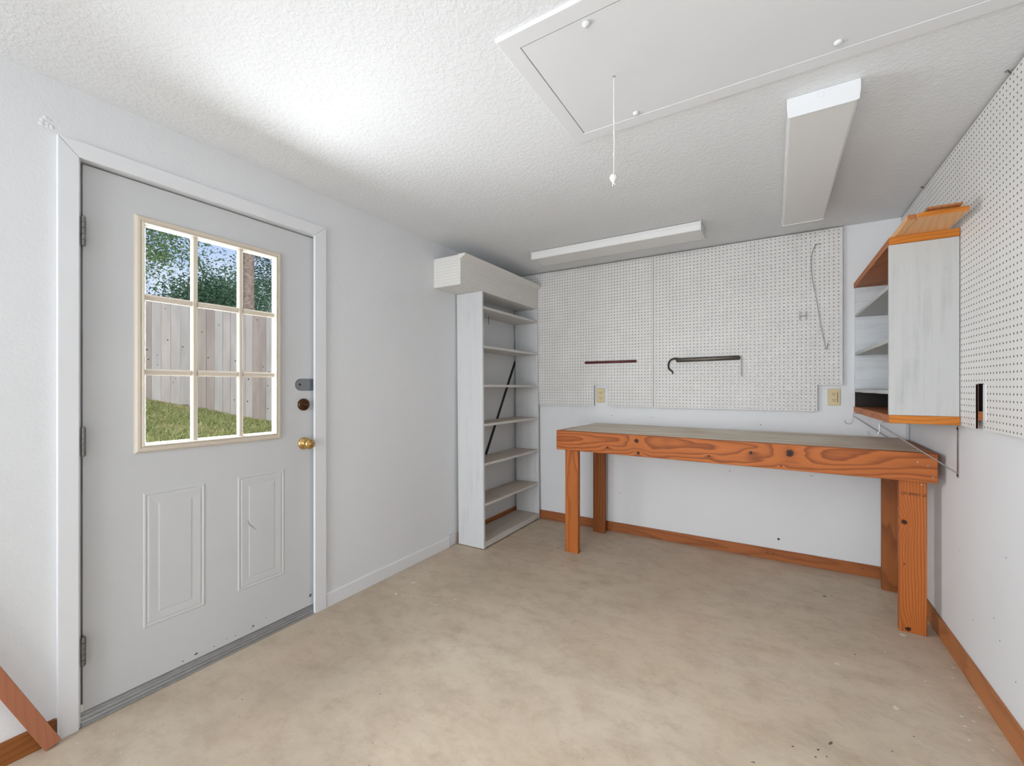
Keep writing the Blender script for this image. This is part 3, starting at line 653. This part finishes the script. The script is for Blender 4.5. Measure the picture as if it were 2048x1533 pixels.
# wire shelf-and-rod brackets below the cabinet
def bracket(y, label, ztop, zbot):
    g = thing('shelf_bracket', label, 'bracket', (W,y,ztop), group='wire brackets under the corner cabinet')
    MB().box(-.003,-.0003,-.0085,.0085,zbot-ztop,0).build('wall_strip', M['steel'], g)
    for zz in (-.012, zbot-ztop+.010):
        MB().lathe([(0,.004),(.005,.003),(.0065,0)], (-.003,0,zz), (-1,0,0), 10).build('screw', M['bronze'], g)
    zc = 1.0585-ztop
    x1 = 2.561-W
    MB().tube([(-.004,0,zc),(x1+.012,0,zc),(x1+.003,0,zc-.003),(x1,0,zc-.010),(x1,0,zc-.044),(x1-.003,0,zc-.056),(x1-.012,0,zc-.066),(x1-.024,0,zc-.069),(x1-.036,0,zc-.062),(x1-.043,0,zc-.046)], .0026, 8).build('rod_hook', M['wire'], g)
    MB().tube([(-.004,0,zbot-ztop+.018),(x1+.001,0,zc-.014)], .0030, 8).build('diagonal_brace', M['wire'], g)
bracket(-.893, 'wire closet bracket under the near end of the cabinet, its diagonal crossing the workbench', 1.052, .822)
bracket(-.096, 'wire closet bracket in the far corner under the cabinet, nearest the back wall', 1.052, .822)

# ------------------------------------------------------------------ wall outlets
def outlet(x0, x1, z0, z1, label, deco):
    cx, cz = (x0+x1)/2, (z0+z1)/2; w, h = (x1-x0)/2, (z1-z0)/2
    g = thing('wall_outlet', label, 'outlet', (cx,0,cz), group='outlets above the workbench')
    MB().box(-w,w,-.007,-.0003,-h,h).build('cover_plate', M['ivory'], g, bevel=.003)
    for s in (1, -1):
        dz = s*h*.36
        pts = [(.016*math.cos(t)*1.05, dz+.0145*math.sin(t)) for t in [2*PI*k/20 for k in range(20)]]
        r_ = MB().prism([(x, max(min(z, dz+.0125), dz-.0125)) for x, z in pts], 1, -.0095, -.006).build('receptacle', M['ivory'], g)
        for sx in (-1, 1):
            MB().box(sx*.0065-.0012,sx*.0065+.0012,-.0099,-.0094,dz-.001,dz+.0075).build('slot', M['ink'], r_)
        MB().lathe([(0,.0004),(.0026,.0004),(.0026,0)], (0,-.0095,dz-.0065), (0,-1,0), 10).build('ground_hole', M['ink'], r_)
    if deco: MB().box(w*.55,w*.62,-.0078,-.0068,-h*.62,h*.62).build('seam', M['ink'], g)
    else: MB().lathe([(0,.0008),(.003,.0006),(.0034,0)], (0,-.007,0), (0,-1,0), 10).build('screw', M['ivory'], g)
outlet(.816,.888,1.092,1.217, 'ivory electrical outlet in the pegboard notch near the bookcase', False)
outlet(2.438,2.507,1.103,1.216, 'ivory electrical outlet beside the corner cabinet, left of its shelves', True)

# ------------------------------------------------------------------ things hanging on the pegboards
y0 = PEGY-.0115
rd = thing('red_bar', 'dark red rounded bar hung level on the left pegboard', 'bar', (.944,y0,1.440))
MB().tube([(-.227,0,.0),(-.224,0,.0),(-.218,0,.0),(.218,0,.0),(.224,0,.0),(.227,0,.0)], [.001,.007,.0105,.0105,.007,.001], 14).build('rod', M['red'], rd)
for px_ in (-.12, .15): MB().tube([(px_,.0,.0125),(px_,.0108,.0125)], .0022, 6).build('peg', M['steel'], rd)
sb = thing('hook_bar', 'long dark grey-brown bar with black curved hook hung on the right pegboard', 'bar', (1.70,y0-.006,1.436))
b = MB()
b.tube([(-.222,0,.001),(-.215,0,.001),(.215,0,.006),(.222,0,.006)], [.008,.0165,.0165,.008], 18)
b.build('bar_body', M['browniron'], sb)
MB().tube([(-.205,0,.010),(-.225,0,.014),(-.245,0,.012),(-.262,0,.004),(-.274,0,-.012),(-.279,0,-.036),(-.277,0,-.060),(-.266,0,-.074),(-.252,0,-.084),(-.247,0,-.098),(-.248,0,-.108)], [.010,.0085,.0065,.0065,.0065,.006,.006,.006,.006,.0045,.003], 10).build('curved_hook', M['black'], sb)
MB().tube([(.205,0,.014),(.222,0,.012),(.230,0,-.004),(.229,0,-.05),(.230,0,-.130)], [.008,.005,.0032,.003,.003], 8).build('bent_end', M['steel'], sb)
for px_, pz_ in ((-.17,.0185),(.17,.0225)): MB().tube([(px_,.0,pz_),(px_,.0168,pz_)], .0022, 6).build('peg', M['steel'], sb)
wy = PEGY-.006
def smooth(pts, n=6):
    out = []; q = [Vector(p) for p in pts]; q = [q[0]]+q+[q[-1]]
    for i in range(1, len(q)-2):
        for k in range(n):
            t = k/n; p0,p1,p2,p3 = q[i-1],q[i],q[i+1],q[i+2]
            out.append(.5*((2*p1)+(-p0+p2)*t+(2*p0-5*p1+4*p2-p3)*t*t+(-p0+3*p1-3*p2+p3)*t**3))
    return out+[q[-2]]
tag(MB().tube(smooth([(2.403,PEGY-.0025,2.190),(2.385,wy,2.189),(2.371,wy-.004,2.185),(2.352,wy-.008,2.135),(2.346,wy-.009,2.075),(2.347,wy-.009,2.02),(2.356,wy-.008,1.93),(2.372,wy-.006,1.836),(2.399,wy-.004,1.636),(2.421,wy-.002,1.510),(2.428,wy,1.480),(2.434,wy,1.490),(2.439,PEGY-.0025,1.520)]), .0022, 7).build('bent_wire', M['steel'], None),
    'long thin bent wire hanging near the upper right of the pegboard', 'wire')
ph = thing('peg_hook', 'small double-pronged metal peg hook left of the hanging wire', 'hook', (2.30,PEGY,1.713))
MB().tube([(-.019,.003,0),(-.019,-.012,0),(-.017,-.014,0),(.017,-.014,0),(.019,-.012,0),(.019,.003,0)], .0022, 7).build('crossbar', M['steel'], ph)
for sx in (-1, 1):
    MB().tube([(sx*.0185,-.012,-.025),(sx*.0185,-.013,-.004),(sx*.0185,-.016,.012),(sx*.0185,-.018,.030)], .0023, 7).build('prong', M['steel'], ph)
# nails driven where right pegboard meets the ceiling
def nail(y, label):
    a = MB().tube([(PEGX-.014,y-.006,H-.002),(PEGX-.003,y,H-.008),(PEGX+.002,y+.004,H-.016)], .0024, 7)
    a.lathe([(0,.002),(.005,.001),(.005,0)], (PEGX-.014,y-.006,H-.003), (-.6,-.4,.3), 10)
    tag(a.build('bent_nail', M['hinge'], None), label, 'nail', 'nails along the right pegboard top')
nail(-1.46, 'bent nail at the top of the right pegboard, close to the photo corner')
nail(-.485, 'bent nail at the top of the right pegboard, above the corner cabinet')
# strip of wood leaning left of the door
foot = Vector((.036,-3.136,.0005)); up = Vector((.000,-.385,.923)); up.normalize()
side = Vector((0,up.z,-up.y))*.0205; fr = Vector((.009,0,0)); L_ = 1.05
fp = foot+Vector((0,0,.0085))
pts0 = [fp-side-fr, fp+side-fr, fp+side+fr, fp-side+fr]
pl = MB().hexa(pts0, [q+up*L_ for q in pts0])
tag(pl.build('wooden_strip', M['mahog'], None, bevel=.001), 'narrow reddish-brown wooden strip leaning by the left edge of the door casing', 'wooden strip')

# ------------------------------------------------------------------ outside: yard, fence, trees
def smoothstep(a, b_, x):
    t = max(0, min(1, (x-a)/(b_-a))); return t*t*(3-2*t)
def gz(x, y):
    zf = 1.02-.262*(y+.42); zf = max(-.4, min(2.1, zf))
    t = max(0, min(1.9, (-x-.4)/7.1))
    return -.22+(zf+.22)*t+.03*math.sin(x*2.1+y*1.3)+.02*math.sin(y*4.1-x*1.7)
n = 46; vs = []; fs = []
X0, X1, Y0, Y1 = -15, -.13, -6, 12
for i in range(n+1):
    for j in range(n+1):
        x = X0+(X1-X0)*i/n; y = Y0+(Y1-Y0)*j/n; vs.append((x,y,gz(x,y)))
for i in range(n):
    for j in range(n): fs.append((i*(n+1)+j,(i+1)*(n+1)+j,(i+1)*(n+1)+j+1,i*(n+1)+j+1))
g = MB(); g.add(vs, fs, True); struct(g.build('ground_yard', M['soil'], None, fix=False), 'sloping back yard ground outside the door', 'ground')
rg = random.Random(3); b = MB(); vs = []; fs = []
def blade(x, y, h, w_, lean):
    z = gz(x, y)-.01; a = rg.uniform(0, 2*PI); dx, dy = math.cos(a)*w_, math.sin(a)*w_; la = rg.uniform(0, 2*PI); lx_, ly_ = math.cos(la)*lean, math.sin(la)*lean
    k = len(vs)
    vs.extend([(x-dx,y-dy,z),(x+dx,y+dy,z),(x+dx*.7+lx_*.5,y+dy*.7+ly_*.5,z+h*.7),(x-dx*.7+lx_*.5,y-dy*.7+ly_*.5,z+h*.7),(x+lx_*1.2,y+ly_*1.2,z+h)])
    fs.extend([(k,k+1,k+2,k+3),(k+3,k+2,k+4)])
for k in range(8500):
    x = rg.uniform(-7.30,-3.4); y = rg.uniform(-2.4,3.4)
    if rg.random() < .6 and math.sin(x*3.3+y*2.0)+math.sin(x*1.7-y*4.1) > .5: continue
    for q in range(4): blade(x+rg.gauss(0,.03), y+rg.gauss(0,.03), rg.uniform(.03,.085), rg.uniform(.006,.013), rg.uniform(.03,.075))
b.add(vs, fs); stuff(b.build('grass', M['grass'], None, fix=False), 'patchy green weeds and grass on the slope outside', 'grass')
# fence of separate pickets
fn = thing('wooden_fence', 'weathered grey wooden privacy fence beyond the yard, seen through door panes', 'fence', (-7.5,0,0))
PM = [picket_mat(i) for i in range(7)]
rk = random.Random(21)
FT = 2.84; yy = -3.2; i = 0
while yy < 6.2:
    w_ = random.uniform(.135,.150); zb_ = gz(-7.5, yy+w_/2); gap = random.uniform(-.05,.01) if yy < .6 else random.uniform(-.03,.025)
    tz = FT+random.uniform(-.015,.015); ox = random.uniform(-.004,.004)
    pk_ = MB().prism([(yy,zb_+gap),(yy+w_,zb_+gap),(yy+w_,tz-.03),(yy+w_-.03,tz),(yy+.03,tz),(yy,tz-.03)], 0, ox, ox+.018).build('picket', PM[i % 7], fn)

    for q_ in range(rk.choice((1,2,2,3))):
        MB().lathe([(0,.0012),(.7*(r_ := rk.uniform(.007,.015)),.0010),(r_,0)], (ox+.018,yy+rk.uniform(.03,w_-.03),rk.uniform(zb_+.25,tz-.1)), (1,0,0), 9).build('knot', M['darkwood'], pk_)
    yy += w_+random.uniform(.003,.007); i += 1
for zc in (-.55, -1.25, -2.0):
    MB().box(-.045,-.006,-3.2,6.2,FT+zc-.045,FT+zc+.045).build('rail', PM[0], fn)
def tree(name, label, x, y, zc, rx, rz, n, mat, size, trunk_r, trunk_h, seed, lean=0, holes=.35):
    r = random.Random(seed); t = thing(name, label, 'tree', (x,y,gz(x,y)), group='trees beyond the fence')
    base = gz(x,y); vs = []; fs = []; nc = 46; cl = []
    for k in range(nc):
        u = r.uniform(-1,1); ph_ = r.uniform(0,2*PI); q = r.random()**.45; s = math.sqrt(1-u*u)
        cl.append((rx*q*s*math.cos(ph_), rx*q*s*math.sin(ph_), zc-base+rz*q*u, r.uniform(.35,.75)*rx*holes))
    for k in range(n):
        cx_, cy_, cz_, cr = cl[r.randrange(nc)]
        p = Vector((cx_+r.gauss(0,cr*.5), cy_+r.gauss(0,cr*.5), cz_+r.gauss(0,cr*.45)))
        a = Vector((r.gauss(0,1),r.gauss(0,1),r.gauss(0,.6))).normalized(); c2 = a.cross(Vector((r.gauss(0,1),r.gauss(0,1),r.gauss(0,1)))).normalized()
        s1 = size*r.uniform(.6,1.3); s2 = s1*.48; k0 = len(vs)
        vs += [p-a*s1*.5, p+c2*s2*.5-a*s1*.08, p+a*s1*.5, p-c2*s2*.5-a*s1*.08]; fs.append((k0,k0+1,k0+2,k0+3))
    MB().add(vs, fs).build('crown', mat, t, fix=False)
    m = MB().tube([(0,0,-.1),(lean*.3,0,trunk_h*.35),(lean,.02,trunk_h)], [trunk_r*1.15,trunk_r,trunk_r*(.75 if trunk_h > 6 else .2)], 14)
    for k in range(5):
        c_ = cl[k]; h_ = trunk_h*r.uniform(.55,.95)
        m.tube([(lean*h_/trunk_h,0,h_),(c_[0]*.5,c_[1]*.5,(h_+c_[2])/2+.1),(c_[0],c_[1],c_[2])], [trunk_r*.4,trunk_r*.25,trunk_r*.08], 7)
    m.build('trunk', M['bark'], t)
    return t
tree('leafy_tree', 'airy light green tree at the left behind the fence with sky showing through', -11.2, .6, 5.0, 2.0, 1.4, 8500, M['leafA'], .085, .07, 3.2, 11, 0, .42)
tree('leafy_tree', 'low bushy green tree rising just over the middle of the fence', -10.2, 2.05, 3.45, 1.15, .9, 14000, M['leafB'], .08, .06, 2.4, 12, 0, .75)
tree('leafy_tree', 'low dark shrubby tree over the left part of the fence', -11.0, -.25, 3.2, 1.0, .7, 6000, M['leafB'], .08, .05, 2.2, 13, 0, .6)
tree('leafy_tree', 'thin branches of an overhanging tree above the middle pane', -11.6, 2.7, 6.4, 1.9, 1.0, 4500, M['leafA'], .08, .06, 3.4, 14, 0, .4)
tree('leafy_tree', 'dense dark green tree behind the bare trunk at the right', -12.2, 5.0, 4.4, 1.9, 2.2, 18000, M['leafB'], .09, .08, 3.0, 15, 0, .7)
tree('tall_tree', 'tall tree with straight bare grey trunk standing behind the fence', -8.6, 1.86, 9.2, 2.3, 1.3, 2500, M['leafA'], .12, .125, 8.4, 16, 0, .5)

# ------------------------------------------------------------------ light
wd = bpy.data.worlds.new('sky'); bpy.context.scene.world = wd; wd.use_nodes = True; nt = wd.node_tree
bg = nt.nodes['Background']; tc = nt.nodes.new('ShaderNodeTexCoord')
nz = nt.nodes.new('ShaderNodeTexNoise'); nz.inputs['Scale'].default_value = 4.5; nz.inputs['Detail'].default_value = 5
rp = nt.nodes.new('ShaderNodeValToRGB'); rp.color_ramp.elements[0].position = .42; rp.color_ramp.elements[1].position = .60
rp.color_ramp.elements[0].color = (.50,.64,.93,1); rp.color_ramp.elements[1].color = (.78,.87,1.0,1)
nt.links.new(tc.outputs['Generated'], nz.inputs['Vector']); nt.links.new(nz.outputs['Fac'], rp.inputs[0]); nt.links.new(rp.outputs[0], bg.inputs[0])
bg.inputs[1].default_value = 1.0
def lampobj(name, kind, loc, rot, energy, color=(1,1,1), **kw):
    l = bpy.data.lights.new(name, kind); l.energy = energy; l.color = color
    for k, v in kw.items(): setattr(l, k, v)
    o = bpy.data.objects.new(name, l); C.objects.link(o); o.location = loc; o.rotation_euler = rot; return o
lampobj('sun', 'SUN', (5,0,8), Vector((-.62,.22,-.75)).to_track_quat('-Z','Y').to_euler(), 2.2, (1,.95,.87), angle=.03)
# daylight entering by the door window
lampobj('window_daylight', 'AREA', (-.8,-3.6,1.72), Vector((1,0,0)).to_track_quat('-Z','Y').to_euler(), 545, (.95,.98,1), shape='RECTANGLE', size=2.8, size_y=1.9)
# added fill lamp in the unseen rear opening behind the viewer
lampobj('rear_fill', 'AREA', (1.15,YR+.02,1.1), Vector((0,1,0)).to_track_quat('-Z','Y').to_euler(), 122, (.935,.975,1), shape='RECTANGLE', size=2.0, size_y=2.0)

# ------------------------------------------------------------------ camera
cam = bpy.data.cameras.new('camera'); co = bpy.data.objects.new('camera', cam); C.objects.link(co)
cam.sensor_width = 36; cam.lens = 853.47/2048*36; cam.shift_y = 8.5/2048; cam.clip_start = .02
co.location = (2.128,-3.5585,1.2256); co.rotation_euler = (PI/2, 0, .5496)
sc = bpy.context.scene; sc.camera = co
vs_ = sc.view_settings; sc.display_settings.display_device = 'sRGB'; vs_.view_transform = 'Standard'; vs_.look = 'None'; vs_.exposure = 0.07; vs_.gamma = 1; vs_.use_curve_mapping = False
sc.cycles.use_denoising = True; sc.cycles.max_bounces = 10; sc.cycles.diffuse_bounces = 8; sc.cycles.transparent_max_bounces = 16
sc.cycles.sample_clamp_indirect = 6
